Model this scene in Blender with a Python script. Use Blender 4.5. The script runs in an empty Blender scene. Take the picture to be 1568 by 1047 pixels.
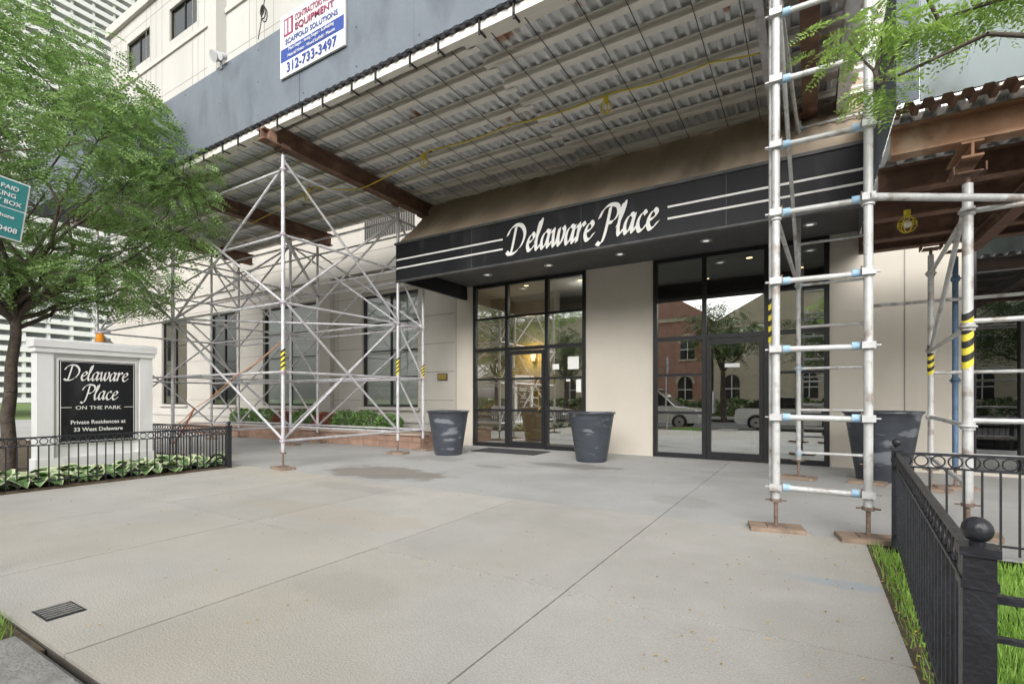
import bpy, math, random
import numpy as np
from mathutils import Vector, Matrix
random.seed(7); rng=np.random.default_rng(7)
S=bpy.context.scene
COL=S.collection
# ---------------------------------------------------------------- materials
MATS={}
def newmat(name):
    m=bpy.data.materials.new(name); m.use_nodes=True
    nt=m.node_tree; nt.nodes.clear()
    out=nt.nodes.new('ShaderNodeOutputMaterial')
    MATS[name]=m
    return m,nt,out
def N(nt,t,**k):
    n=nt.nodes.new(t)
    for a,b in k.items(): setattr(n,a,b)
    return n
def pmat(name,c1,c2=None,scale=3,detail=2,rough=.7,metal=0,bump=0,bscale=40,island=0,stretch=None,
         c3=None,s3=1.0,t3=(.55,.7),spec=.5,coat=0,trans=0,speck=0,stains=None,warm=None):
    m,nt,out=newmat(name); L=nt.links.new
    b=N(nt,'ShaderNodeBsdfPrincipled'); L(b.outputs[0],out.inputs[0])
    b.inputs['Roughness'].default_value=rough; b.inputs['Metallic'].default_value=metal
    b.inputs['Specular IOR Level'].default_value=spec
    b.inputs['Coat Weight'].default_value=coat
    c2=c2 or tuple(x*.8 for x in c1)
    tc=N(nt,'ShaderNodeTexCoord'); src=tc.outputs['Object']; raw=src
    if stretch:
        mp=N(nt,'ShaderNodeMapping'); mp.inputs['Scale'].default_value=stretch; L(src,mp.inputs[0]); src=mp.outputs[0]
    no=N(nt,'ShaderNodeTexNoise'); no.inputs['Scale'].default_value=scale; no.inputs['Detail'].default_value=detail
    no.inputs['Roughness'].default_value=.62
    L(src,no.inputs['Vector'])
    r=N(nt,'ShaderNodeValToRGB'); r.color_ramp.elements[0].position=.32; r.color_ramp.elements[1].position=.68
    r.color_ramp.elements[0].color=(*c2,1); r.color_ramp.elements[1].color=(*c1,1)
    L(no.outputs[0],r.inputs[0]); col=r.outputs[0]
    def layer(col,c3,s3,t3,amt=1):
        n3=N(nt,'ShaderNodeTexNoise'); n3.inputs['Scale'].default_value=s3; n3.inputs['Detail'].default_value=4
        L(src,n3.inputs['Vector'])
        mr=N(nt,'ShaderNodeMapRange'); mr.inputs[1].default_value=t3[0]; mr.inputs[2].default_value=t3[1]; mr.inputs[4].default_value=amt
        L(n3.outputs[0],mr.inputs[0])
        mx=N(nt,'ShaderNodeMix',data_type='RGBA'); L(mr.outputs[0],mx.inputs[0]); L(col,mx.inputs[6]); mx.inputs[7].default_value=(*c3,1)
        return mx.outputs[2]
    if c3: col=layer(col,c3,s3,t3)
    if warm: col=layer(col,warm,.31,(.5,.72),.7)
    if speck:
        n4=N(nt,'ShaderNodeTexNoise'); n4.inputs['Scale'].default_value=110; n4.inputs['Detail'].default_value=1
        L(src,n4.inputs['Vector'])
        mr=N(nt,'ShaderNodeMapRange'); mr.inputs[1].default_value=.3; mr.inputs[2].default_value=.7; mr.inputs[3].default_value=1-speck; mr.inputs[4].default_value=1+speck
        L(n4.outputs[0],mr.inputs[0]); h4=N(nt,'ShaderNodeHueSaturation'); L(mr.outputs[0],h4.inputs['Value']); L(col,h4.inputs['Color']); col=h4.outputs[0]
        vo=N(nt,'ShaderNodeTexVoronoi'); vo.inputs['Scale'].default_value=2.6; L(src,vo.inputs['Vector'])
        m5=N(nt,'ShaderNodeMapRange'); m5.inputs[1].default_value=.03; m5.inputs[2].default_value=.055; m5.inputs[3].default_value=.74; m5.inputs[4].default_value=1
        L(vo.outputs['Distance'],m5.inputs[0]); h5=N(nt,'ShaderNodeHueSaturation'); L(m5.outputs[0],h5.inputs['Value']); L(col,h5.inputs['Color']); col=h5.outputs[0]
    if stains:
        nd=N(nt,'ShaderNodeTexNoise'); nd.inputs['Scale'].default_value=2.2; nd.inputs['Detail'].default_value=5; L(raw,nd.inputs['Vector'])
        for (cx,cy,rx,ry,k,tint) in stains:
            mp=N(nt,'ShaderNodeMapping'); mp.inputs['Location'].default_value=(-cx/rx,-cy/ry,0); mp.inputs['Scale'].default_value=(1/rx,1/ry,0); L(raw,mp.inputs[0])
            ln=N(nt,'ShaderNodeVectorMath',operation='LENGTH'); L(mp.outputs[0],ln.inputs[0])
            ad=N(nt,'ShaderNodeMath',operation='MULTIPLY_ADD'); ad.inputs[1].default_value=1.8; L(nd.outputs[0],ad.inputs[0]); L(ln.outputs['Value'],ad.inputs[2])
            mr=N(nt,'ShaderNodeMapRange'); mr.inputs[1].default_value=1.68; mr.inputs[2].default_value=2.0; mr.inputs[3].default_value=k; mr.inputs[4].default_value=0
            L(ad.outputs[0],mr.inputs[0]); mx=N(nt,'ShaderNodeMix',data_type='RGBA'); L(mr.outputs[0],mx.inputs[0]); L(col,mx.inputs[6]); mx.inputs[7].default_value=(*tint,1); col=mx.outputs[2]
    if island:
        g=N(nt,'ShaderNodeNewGeometry')
        mr=N(nt,'ShaderNodeMapRange'); mr.inputs[3].default_value=1-island; mr.inputs[4].default_value=1+island
        L(g.outputs['Random Per Island'],mr.inputs[0])
        hs=N(nt,'ShaderNodeHueSaturation'); L(mr.outputs[0],hs.inputs['Value']); L(col,hs.inputs['Color']); col=hs.outputs[0]
    L(col,b.inputs['Base Color'])
    if bump:
        n2=N(nt,'ShaderNodeTexNoise'); n2.inputs['Scale'].default_value=bscale; n2.inputs['Detail'].default_value=1
        L(src,n2.inputs['Vector'])
        bp=N(nt,'ShaderNodeBump'); bp.inputs['Strength'].default_value=bump; bp.inputs['Distance'].default_value=.02
        L(n2.outputs[0],bp.inputs['Height']); L(bp.outputs[0],b.inputs['Normal'])
    if trans:
        tr=N(nt,'ShaderNodeBsdfTranslucent'); L(col,tr.inputs[0])
        ms=N(nt,'ShaderNodeMixShader'); ms.inputs[0].default_value=trans
        L(b.outputs[0],ms.inputs[1]); L(tr.outputs[0],ms.inputs[2]); L(ms.outputs[0],out.inputs[0])
    return m
def emat(name,c,s):
    m,nt,out=newmat(name); e=N(nt,'ShaderNodeEmission'); e.inputs[0].default_value=(*c,1); e.inputs[1].default_value=s
    nt.links.new(e.outputs[0],out.inputs[0]); return m
def glassmat(name,base,gain,tint=(.75,.8,.78)):
    m,nt,out=newmat(name); L=nt.links.new
    t=N(nt,'ShaderNodeBsdfTransparent'); t.inputs[0].default_value=(*tint,1)
    g=N(nt,'ShaderNodeBsdfGlossy'); g.inputs['Roughness'].default_value=0.0; g.inputs[0].default_value=(.93,.96,.94,1)
    f=N(nt,'ShaderNodeFresnel'); f.inputs[0].default_value=1.5
    ma=N(nt,'ShaderNodeMath',operation='MULTIPLY_ADD',use_clamp=True); ma.inputs[1].default_value=gain; ma.inputs[2].default_value=base
    L(f.outputs[0],ma.inputs[0])
    no=N(nt,'ShaderNodeTexNoise'); no.inputs['Scale'].default_value=.9; no.inputs['Detail'].default_value=1
    tc=N(nt,'ShaderNodeTexCoord'); L(tc.outputs['Object'],no.inputs['Vector'])
    bp=N(nt,'ShaderNodeBump'); bp.inputs['Strength'].default_value=.03; bp.inputs['Distance'].default_value=.02
    L(no.outputs[0],bp.inputs['Height']); L(bp.outputs[0],g.inputs['Normal'])
    ms=N(nt,'ShaderNodeMixShader'); L(ma.outputs[0],ms.inputs[0]); L(t.outputs[0],ms.inputs[1]); L(g.outputs[0],ms.inputs[2])
    L(ms.outputs[0],out.inputs[0]); return m

pmat('concrete',(.475,.46,.43),(.405,.39,.36),scale=1.3,detail=7,rough=.85,bump=.25,bscale=90,island=.05,c3=(.365,.35,.32),s3=.55,t3=(.52,.75),speck=.12,warm=(.45,.40,.32),
     stains=[(-4.6,3.6,1.5,.35,.3,(.40,.33,.25)),(.2,4.0,.25,.09,.6,(.33,.38,.44)),(-2.6,2.2,.5,.25,.22,(.30,.28,.25)),(-.6,3.9,.5,.3,.2,(.33,.31,.28)),(-5.5,4.8,1.1,.2,.3,(.30,.28,.26))])
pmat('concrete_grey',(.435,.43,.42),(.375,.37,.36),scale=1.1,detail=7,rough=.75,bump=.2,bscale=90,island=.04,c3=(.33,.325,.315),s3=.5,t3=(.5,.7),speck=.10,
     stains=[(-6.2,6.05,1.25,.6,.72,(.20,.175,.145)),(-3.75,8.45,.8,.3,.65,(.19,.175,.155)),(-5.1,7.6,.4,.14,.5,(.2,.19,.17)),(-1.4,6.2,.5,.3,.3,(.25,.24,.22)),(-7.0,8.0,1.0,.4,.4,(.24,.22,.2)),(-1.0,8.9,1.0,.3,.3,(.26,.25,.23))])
pmat('joint_dirt',(.11,.10,.085),(.08,.07,.06),scale=8)
pmat('kerb_stone',(.32,.31,.29),(.20,.195,.18),scale=6,rough=.9,bump=.5,bscale=50,detail=5)
pmat('asphalt',(.14,.14,.14),(.11,.11,.11),scale=8,rough=.9)
pmat('soil',(.13,.10,.065),(.07,.05,.035),scale=12,rough=1,bump=.8,bscale=30)
pmat('grass_ground',(.15,.23,.05),(.09,.14,.035),scale=10,rough=1)
pmat('grass_blade',(.32,.52,.10),(.23,.40,.07),scale=4,rough=.6,island=.3,trans=.3)
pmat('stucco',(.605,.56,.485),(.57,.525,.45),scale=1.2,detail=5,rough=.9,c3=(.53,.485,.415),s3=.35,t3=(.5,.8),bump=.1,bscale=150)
pmat('stucco_dimmed',(.47,.445,.40),(.44,.415,.37),scale=1.2,detail=5,rough=.9,c3=(.40,.375,.335),s3=.35,t3=(.5,.8),bump=.1,bscale=150)  # copy of the stucco, colour darkened to offset strong sun on the left wall
pmat('stucco_pale',(.47,.46,.435),(.44,.43,.405),scale=.8,detail=5,rough=.9,c3=(.40,.39,.365),s3=.3,t3=(.5,.75),stretch=(1,1,.3))
pmat('stucco_trim',(.49,.47,.43),(.45,.43,.395),scale=2,rough=.85,detail=4)
pmat('groove',(.27,.25,.22),(.23,.21,.185),scale=3)
pmat('black_frame',(.02,.02,.022),(.013,.013,.014),scale=5,rough=.35)
pmat('black_sign',(.013,.014,.017),(.008,.008,.01),scale=2,rough=.5,spec=.3,c3=(.03,.03,.033),s3=3,stretch=(1,1,.3))
pmat('fascia_edge',(.09,.09,.09),(.05,.05,.05),scale=4,rough=.5)
pmat('soffit_dark',(.09,.09,.09),(.07,.07,.07),scale=2,rough=.7)
pmat('letter_white',(.86,.85,.82),(.82,.81,.78),scale=4,rough=.5)
pmat('fabric_tan',(.42,.34,.255),(.36,.29,.215),scale=1.5,rough=.95,c3=(.29,.235,.175),s3=1.2,stretch=(1,.4,.4))
pmat('ply_paint',(.165,.187,.215),(.135,.155,.18),scale=2.2,detail=6,rough=.8,spec=.3,island=.07,c3=(.105,.12,.14),s3=1.6,t3=(.52,.7),stretch=(1,1,.5),speck=.06)
pmat('ply_paint_pale',(.30,.35,.36),(.25,.29,.30),scale=2.2,detail=6,rough=.75,c3=(.18,.20,.20),s3=1.6,t3=(.5,.62),stretch=(1,1,.5))
pmat('ply_edge',(.34,.29,.22),(.20,.17,.13),scale=15,rough=.9)
pmat('zinc_deck',(.82,.83,.84),(.66,.67,.68),scale=5,detail=4,rough=.55,c3=(.42,.24,.17),s3=1.3,t3=(.65,.70),island=.06)
pmat('joist',(.86,.83,.77),(.76,.72,.65),scale=3,rough=.7,stretch=(.3,2,2),c3=(.52,.46,.39),s3=2.5,t3=(.58,.75))
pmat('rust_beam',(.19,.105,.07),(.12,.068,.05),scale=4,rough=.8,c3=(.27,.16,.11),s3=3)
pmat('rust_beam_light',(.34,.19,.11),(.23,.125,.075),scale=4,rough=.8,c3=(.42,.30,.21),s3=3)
pmat('galv',(.66,.65,.67),(.50,.49,.51),scale=7,rough=.45,metal=.2,c3=(.36,.33,.32),s3=5,t3=(.6,.7))
pmat('galv_white',(.62,.62,.615),(.48,.48,.47),scale=7,rough=.45,metal=.15,c3=(.32,.28,.25),s3=6,t3=(.56,.68))
pmat('coupler_blue',(.27,.46,.66),(.40,.55,.66),scale=12,rough=.6)
pmat('coupler_pink',(.44,.28,.38),(.46,.40,.46),scale=12,rough=.6)
pmat('post_blue',(.12,.20,.32),(.08,.14,.22),scale=9,rough=.6)
pmat('wood_sill',(.34,.25,.185),(.21,.155,.115),scale=6,rough=.9,stretch=(1,5,1))
pmat('rust_screw',(.24,.17,.13),(.15,.11,.09),scale=20,rough=.8)
pmat('rod_black',(.025,.025,.025),(.02,.02,.02),rough=.6)
pmat('cable_yellow',(.78,.62,.04),(.66,.50,.03),rough=.5)
pmat('cable_orange',(.75,.30,.12),(.6,.25,.1),rough=.6)
pmat('tape_yellow',(.80,.66,.06),(.7,.58,.05),rough=.5)
pmat('beacon_orange',(.72,.28,.03),(.6,.22,.03),rough=.3)
pmat('white_paint',(.76,.755,.75),(.68,.675,.67),scale=2,rough=.6,detail=6,c3=(.60,.59,.57),s3=1.5,t3=(.56,.75),stretch=(1,1,.4))
pmat('sign_white',(.70,.70,.70),(.67,.67,.67),scale=2,rough=.4)
pmat('text_blue',(.03,.07,.30),(.03,.06,.25),rough=.5)
pmat('text_red',(.30,.03,.10),(.25,.03,.08),rough=.5)
pmat('sign_teal',(.02,.20,.20),(.02,.17,.17),rough=.4)
pmat('iron_black',(.024,.026,.032),(.015,.015,.019),scale=14,rough=.4,bump=.2,bscale=60)
pmat('pot',(.058,.065,.08),(.038,.043,.054),scale=3,rough=.4,c3=(.17,.185,.205),s3=1.7,t3=(.58,.63),stretch=(1,1,3))
pmat('mat_rubber',(.045,.045,.048),(.03,.03,.03),scale=30,rough=.95)
pmat('bark',(.12,.095,.075),(.06,.048,.04),scale=9,rough=.95,bump=.6,bscale=25)
pmat('leaf_locust',(.29,.43,.15),(.19,.31,.095),scale=1.2,detail=1,rough=.5,island=.42,trans=.35)
pmat('leaf_near',(.38,.55,.13),(.28,.44,.10),scale=2,detail=1,rough=.5,island=.35,trans=.45)
pmat('leaf_dark',(.16,.26,.07),(.09,.16,.045),scale=1,detail=1,rough=.5,island=.45)
pmat('hosta_green',(.17,.30,.10),(.11,.21,.07),scale=7,rough=.4,island=.3)
pmat('hosta_edge',(.62,.66,.44),(.54,.58,.36),scale=7,rough=.4)
pmat('leaf_shrub',(.17,.30,.08),(.10,.19,.05),scale=3,rough=.5,island=.4)
pmat('leaf_red',(.34,.11,.07),(.20,.07,.04),scale=3,rough=.5,island=.4)
pmat('leaf_yellow',(.55,.40,.07),(.40,.27,.06),scale=3,rough=.7,island=.4)
pmat('planter_stone',(.40,.26,.19),(.30,.19,.14),scale=4,rough=.9,bump=.4,bscale=40,island=.12)
pmat('coping',(.46,.35,.28),(.38,.29,.23),scale=4,rough=.8)
pmat('blind',(.80,.80,.77),(.75,.75,.72),rough=.7,island=.06)
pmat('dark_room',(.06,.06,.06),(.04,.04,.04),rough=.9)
pmat('lobby_wall',(.50,.47,.41),(.46,.43,.37),rough=.8)
pmat('lobby_yellow',(.62,.44,.17),(.58,.41,.15),rough=.8)
pmat('lobby_floor',(.45,.42,.38),(.36,.33,.30),rough=.25,scale=4)
pmat('lobby_ceiling',(.6,.6,.58),(.56,.56,.54),rough=.9)
pmat('brass',(.75,.55,.2),(.6,.42,.15),rough=.25,metal=1)
pmat('paper',(.80,.80,.78),(.76,.76,.74),rough=.8)
pmat('brick_red',(.46,.27,.21),(.37,.20,.155),scale=2,rough=.9)
pmat('brick_buff',(.60,.53,.41),(.52,.46,.36),scale=2,rough=.9)
pmat('slate',(.12,.11,.12),(.08,.08,.09),rough=.8)
pmat('car_white',(.80,.80,.80),(.78,.78,.78),rough=.2,coat=1)
pmat('car_glass',(.02,.022,.025),(.02,.02,.02),rough=.05)
pmat('tyre',(.02,.02,.02),(.015,.015,.015),rough=.9)
pmat('rim',(.5,.5,.52),(.4,.4,.42),rough=.3,metal=1)
pmat('tower_white',(.76,.76,.76),(.72,.72,.72),scale=.05,rough=.8)
pmat('tower_glass',(.34,.36,.38),(.25,.27,.29),scale=.1,rough=.3)
emat('lamp_warm',(1,.72,.38),7)
emat('lamp_soffit',(1,.97,.9),.9)
glassmat('glass_entry',.58,1.2,(.78,.82,.80))
glassmat('glass_shop',.20,1.2,(.5,.52,.52))
glassmat('glass_win',.14,1.1,(.8,.84,.82))

# ---------------------------------------------------------------- mesh builder
class MB:
    def __init__(s): s.v=[];s.f=[];s.m=[];s.s=[];s.k=[]
    def mi(s,m):
        if m not in s.k: s.k.append(m)
        return s.k.index(m)
    def add(s,v,f,m,smooth=False):
        o=len(s.v); s.v.extend([tuple(p) for p in v]); i=s.mi(m)
        for q in f: s.f.append(tuple(o+a for a in q)); s.m.append(i); s.s.append(smooth)
    def box(s,x0,x1,y0,y1,z0,z1,m):
        s.add([(x0,y0,z0),(x1,y0,z0),(x1,y1,z0),(x0,y1,z0),(x0,y0,z1),(x1,y0,z1),(x1,y1,z1),(x0,y1,z1)],
              [(0,3,2,1),(4,5,6,7),(0,1,5,4),(1,2,6,5),(2,3,7,6),(3,0,4,7)],m)
    def bbox(s,x0,x1,y0,y1,z0,z1,b,m):
        s.add([(x0,y0,z0),(x1,y0,z0),(x1,y1,z0),(x0,y1,z0),(x0,y0,z1-b),(x1,y0,z1-b),(x1,y1,z1-b),(x0,y1,z1-b),
               (x0+b,y0+b,z1),(x1-b,y0+b,z1),(x1-b,y1-b,z1),(x0+b,y1-b,z1)],
              [(0,3,2,1),(8,9,10,11),(0,1,5,4),(1,2,6,5),(2,3,7,6),(3,0,4,7),(4,5,9,8),(5,6,10,9),(6,7,11,10),(7,4,8,11)],m)
    def rbox(s,c,h,rz,m,tilt=None):
        M=Matrix.Rotation(rz,3,'Z')
        if tilt: M=M@Matrix.Rotation(tilt,3,'X')
        vs=[]
        for sx,sy,sz in [(-1,-1,-1),(1,-1,-1),(1,1,-1),(-1,1,-1),(-1,-1,1),(1,-1,1),(1,1,1),(-1,1,1)]:
            vs.append(Vector(c)+M@Vector((sx*h[0],sy*h[1],sz*h[2])))
        s.add(vs,[(0,3,2,1),(4,5,6,7),(0,1,5,4),(1,2,6,5),(2,3,7,6),(3,0,4,7)],m)
    def cyl(s,p0,p1,r,m,n=10,r2=None,cap=True):
        p0=Vector(p0);p1=Vector(p1);d=(p1-p0)
        if d.length<1e-6: return
        d.normalize(); a=d.orthogonal().normalized(); b=d.cross(a); r2=r if r2 is None else r2
        vs=[]
        for p,rr in ((p0,r),(p1,r2)):
            for i in range(n):
                t=2*math.pi*i/n; vs.append(p+a*math.cos(t)*rr+b*math.sin(t)*rr)
        s.add(vs,[(i,(i+1)%n,n+(i+1)%n,n+i) for i in range(n)],m,True)
        if cap: s.add(vs,[tuple(range(n))[::-1],tuple(range(n,2*n))],m)
    def tube(s,pts,r,m,n=6):
        for a,b in zip(pts[:-1],pts[1:]): s.cyl(a,b,r,m,n,cap=False)
    def lathe(s,c,prof,m,n=24,cap=True):
        vs=[];k=len(prof)
        for r,z in prof:
            for i in range(n):
                t=2*math.pi*i/n; vs.append((c[0]+r*math.cos(t),c[1]+r*math.sin(t),c[2]+z))
        fs=[]
        for j in range(k-1):
            for i in range(n): fs.append((j*n+i,j*n+(i+1)%n,(j+1)*n+(i+1)%n,(j+1)*n+i))
        s.add(vs,fs,m,True)
    def sphere(s,c,r,m,n=12):
        s.lathe(c,[(max(1e-4,r*math.sin(math.pi*j/8)),-r*math.cos(math.pi*j/8)) for j in range(9)],m,n)
    def ring(s,c,axis,R,r,m,n=14,k=6):
        ax=Vector(axis).normalized(); a=ax.orthogonal().normalized(); b=ax.cross(a); vs=[];fs=[]
        for i in range(n):
            t=2*math.pi*i/n; e=a*math.cos(t)+b*math.sin(t)
            for j in range(k):
                u=2*math.pi*j/k; vs.append(Vector(c)+e*(R+r*math.cos(u))+ax*r*math.sin(u))
        for i in range(n):
            for j in range(k): fs.append((i*k+j,((i+1)%n)*k+j,((i+1)%n)*k+(j+1)%k,i*k+(j+1)%k))
        s.add(vs,fs,m,True)
    def ibeam_x(s,x0,x1,yc,z0,z1,w,m,t=.018):
        s.box(x0,x1,yc-w/2,yc+w/2,z0,z0+t,m); s.box(x0,x1,yc-w/2,yc+w/2,z1-t,z1,m); s.box(x0,x1,yc-t/2,yc+t/2,z0+t,z1-t,m)
    def ibeam_y(s,y0,y1,xc,z0,z1,w,m,t=.018):
        s.box(xc-w/2,xc+w/2,y0,y1,z0,z0+t,m); s.box(xc-w/2,xc+w/2,y0,y1,z1-t,z1,m); s.box(xc-t/2,xc+t/2,y0,y1,z0+t,z1-t,m)
    def build(s,name,parent=None,loc=None):
        me=bpy.data.meshes.new(name); me.from_pydata(s.v,[],s.f)
        for k in s.k: me.materials.append(MATS[k])
        me.polygons.foreach_set('material_index',s.m); me.polygons.foreach_set('use_smooth',s.s); me.update()
        o=bpy.data.objects.new(name,me); COL.objects.link(o)
        if parent: o.parent=parent
        return o
def empty(name):
    e=bpy.data.objects.new(name,None); COL.objects.link(e); return e
def text(body,size,loc,rot,mat,parent,bold=0,align='CENTER',shear=0,name='lettering',sx=1,extr=.002):
    cu=bpy.data.curves.new(name,'FONT'); cu.body=body; cu.size=size; cu.align_x=align; cu.offset=bold; cu.shear=shear; cu.extrude=extr
    cu.materials.append(MATS[mat]); o=bpy.data.objects.new(name,cu); COL.objects.link(o)
    o.location=loc; o.rotation_euler=rot; o.scale=(sx,1,1); o.parent=parent; return o
G={'D':([[(-.3,1.15),(-.1,1.5),(.35,1.72),(.95,1.6),(1.32,1.1),(1.15,.45),(.6,.03),(.1,.0),(-.2,.15)],[(.42,1.62),(.36,.9),(.25,.1),(.0,-.05)]],1.62),
 'e':([[(.1,.48),(.42,.56),(.62,.8),(.42,1.0),(.16,.75),(.08,.38),(.25,.03),(.5,.06),(.8,.35)]],.76),
 'l':([[(.0,.45),(.3,1.2),(.36,1.7),(.2,1.6),(.12,1.0),(.1,.3),(.24,.0),(.5,.3)]],.5),
 'a':([[(.66,.88),(.42,1.0),(.14,.72),(.08,.3),(.24,.0),(.5,.3),(.66,.88)],[(.70,1.0),(.62,.4),(.70,.02),(.96,.35)]],.92),
 'w':([[(-.05,.8),(.12,1.0),(.14,.5),(.26,.02),(.48,.3),(.6,1.0)],[(.6,1.0),(.58,.4),(.72,.02),(.95,.3),(1.06,.8),(.92,1.05)]],1.16),
 'r':([[(-.05,.8),(.14,1.02),(.13,.5),(.1,.0)],[(.12,.45),(.3,.88),(.48,1.02),(.6,.86)]],.64),
 'c':([[(.58,.84),(.42,1.0),(.16,.75),(.08,.38),(.25,.02),(.5,.06),(.76,.35)]],.72),
 'P':([[(.44,1.62),(.38,.8),(.26,.0),(.05,-.35),(-.25,-.25)],[(-.3,1.1),(-.1,1.5),(.35,1.74),(.95,1.62),(1.1,1.2),(.8,.8),(.42,.75)]],1.16),
 ' ':([],.6)}
def cr(p,k=8):
    p=[np.array(a,float) for a in p]; q=[2*p[0]-p[1]]+p+[2*p[-1]-p[-2]]; o=[]
    for i in range(1,len(q)-2):
        for j in range(k):
            t=j/k; o.append(.5*((2*q[i])+(-q[i-1]+q[i+1])*t+(2*q[i-1]-5*q[i]+4*q[i+1]-q[i+2])*t*t+(-q[i-1]+3*q[i]-3*q[i+1]+q[i+2])*t**3))
    o.append(p[-1]); return o
def script_text(s,loc,rot,sx,sy,mat,parent,center=False,name='script_lettering',nibw=.19):
    v=[];f=[];x=0;zi=0
    nib=np.array([math.cos(math.radians(38)),math.sin(math.radians(38))])*nibw/2
    for ch in s:
        st,adv=G[ch]
        for p in st:
            c=cr(p); zi+=1; o=len(v)
            for i,a in enumerate(c):
                d=c[min(i+1,len(c)-1)]-c[max(i-1,0)]; d=d/(np.linalg.norm(d)+1e-9); n=np.array([-d[1],d[0]])
                sg=1 if nib@n>=0 else -1
                off=nib+n*.032*sg
                for w in (off,-off):
                    q=a+w; X=(x+q[0]+.22*q[1]); v.append((X*sx,q[1]*sy,.0006*zi+.00002*i))
            for i in range(len(c)-1): f.append((o+2*i,o+2*i+1,o+2*i+3,o+2*i+2))
        x+=adv
    if center:
        w=x*sx/2; v=[(a-w,b,c) for a,b,c in v]
    me=bpy.data.meshes.new(name); me.from_pydata(v,[],f); me.materials.append(MATS[mat])
    o=bpy.data.objects.new(name,me); COL.objects.link(o); o.location=loc; o.rotation_euler=rot; o.parent=parent
    return o
R90=math.radians(90)
# ---------------------------------------------------------------- ground
b=MB(); b.add([(-900,-900,-.17),(900,-900,-.17),(900,900,-.17),(-900,900,-.17)],[(0,1,2,3)],'grass_ground'); b.build('ground')
b=MB(); b.box(-120,120,-10,-1.75,-.166,-.13,'asphalt'); b.build('road')
b=MB(); b.box(-120,120,-19,-10.0,-.166,-.01,'concrete_grey'); b.build('pavement')
b=MB()
for y in (-1.75,-10.2):
    x=-60
    while x<60:
        if not(y>-5 and -3.3<x<.4): b.bbox(x,x+1.99,y,y+.2,-.16,.0,.02,'kerb_stone')
        x+=2
b.build('kerb')
b=MB(); g=.006
b.box(-40,40,.93,10.9,-.15,-.02,'joint_dirt')
xs=[-40]+[-3.12-1.76*k for k in range(12,0,-1)]+[-3.12,-1.36,.42]+[.42+1.76*k for k in range(1,10)]+[40]
for i in range(len(xs)-1):
    x0,x1=xs[i],xs[i+1]
    for (y0,y1,m) in ((.93,2.93,'concrete'),(2.93,5.3,'concrete')):
        if x0>.35: continue
        if x1<=-8.3: continue
        b.box(x0+g,x1-g,y0+g,y1-g,-.12,random.uniform(-.0015,.0015),m)
xs2=[-40,-30,-22,-15.6,-12.2,-8.4,-4.9,-1.36,1.2,3.8,8,20,40]
for i in range(len(xs2)-1):
    for (y0,y1) in ((5.3,7.9),(7.9,10.85)):
        b.box(xs2[i]+g*.8,xs2[i+1]-g*.8,y0+g,y1-g,-.12,-.002,'concrete_grey')
b.build('sidewalk')
b=MB()
for x0,x1 in ((-2.58,-1.37),(-1.36,.42)):
    b.add([(x0+g,-1.7,-.11),(x1-g,-1.7,-.11),(x1-g,.925,-.012),(x0+g,.925,-.012)],[(0,1,2,3)],'concrete')
b.build('driveway_apron')
b=MB()
b.bbox(-3.6,-2.61,.50,.905,-.15,.008,.035,'kerb_stone'); b.bbox(-3.3,-2.61,-.4,.49,-.15,-.0,.035,'kerb_stone'); b.bbox(-3.3,-2.61,-1.5,-.41,-.15,-.03,.035,'kerb_stone')
b.build('kerb_return')
b=MB()
for x0,x1,y0,y1 in ((-40,-3.32,-1.5,.92),(.44,40,-1.5,.92)):
    b.box(x0,x1,y0,y1,-.15,-.02,'soil')
b.build('parkway_soil')
def blades(name,regions,n,h=.07,mat='grass_blade'):
    V=[];F=[]
    for (x0,x1,y0,y1),cnt in zip(regions,n):
        px=rng.uniform(x0,x1,cnt);py=rng.uniform(y0,y1,cnt);a=rng.uniform(0,6.28,cnt);hh=rng.uniform(.5,1.2,cnt)*h
        lx=rng.normal(0,.02,cnt);ly=rng.normal(0,.02,cnt);w=.0045
        for i in range(cnt):
            o=len(V);c,s_=math.cos(a[i])*w,math.sin(a[i])*w
            V+= [(px[i]-c,py[i]-s_,-.02),(px[i]+c,py[i]+s_,-.02),(px[i]+lx[i],py[i]+ly[i],hh[i])]
            F.append((o,o+1,o+2))
    me=bpy.data.meshes.new(name);me.from_pydata(V,[],F);me.materials.append(MATS[mat]);o=bpy.data.objects.new(name,me);COL.objects.link(o)
blades('grass',[(.60,3.2,1.2,5.0),(-5,-3.63,-.4,.9),(.48,.64,1.6,5.0),(.43,.52,1.2,5.2)],[42000,3000,1300,350])
b=MB(); b.box(.42,12,.93,5.28,-.12,-.02,'grass_ground')
b.box(.415,.56,.93,5.28,-.115,-.008,'soil'); b.build('lawn')
b=MB(); b.box(-40,-8.98,1.2,5.05,-.12,.03,'soil'); b.box(-40,-8.32,.93,1.2,-.12,-.004,'concrete'); b.box(-8.98,-8.32,1.2,5.29,-.12,-.003,'concrete'); b.box(-40,-8.98,5.05,5.29,-.12,-.003,'concrete'); b.build('planting_bed')
b=MB()
b.box(-3.9,-3.66,1.02,1.2,.003,.006,'iron_black')
for k in range(6): b.box(-3.89+.038*k,-3.875+.038*k,1.03,1.19,.006,.010,'kerb_stone')
b.build('drain_cover')
V=[];F=[]
for i in range(520):
    x=random.uniform(-8,.4);y=random.uniform(1.0,9.5) if random.random()<.7 else random.uniform(1.5,5)
    if i>400: x=random.uniform(.40,.62); y=random.uniform(1.9,5)
    elif i>330: x=random.uniform(-1,.4); y=random.uniform(2.2,5.5)
    a=random.uniform(0,6.28);l=random.uniform(.005,.016);w=l*.45;o=len(V);c,s_=math.cos(a),math.sin(a)
    V+=[(x-c*l,y-s_*l,.006),(x+s_*w,y-c*w,.010),(x+c*l,y+s_*l,.007),(x-s_*w,y+c*w,.012)];F.append((o,o+1,o+2,o+3))
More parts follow.
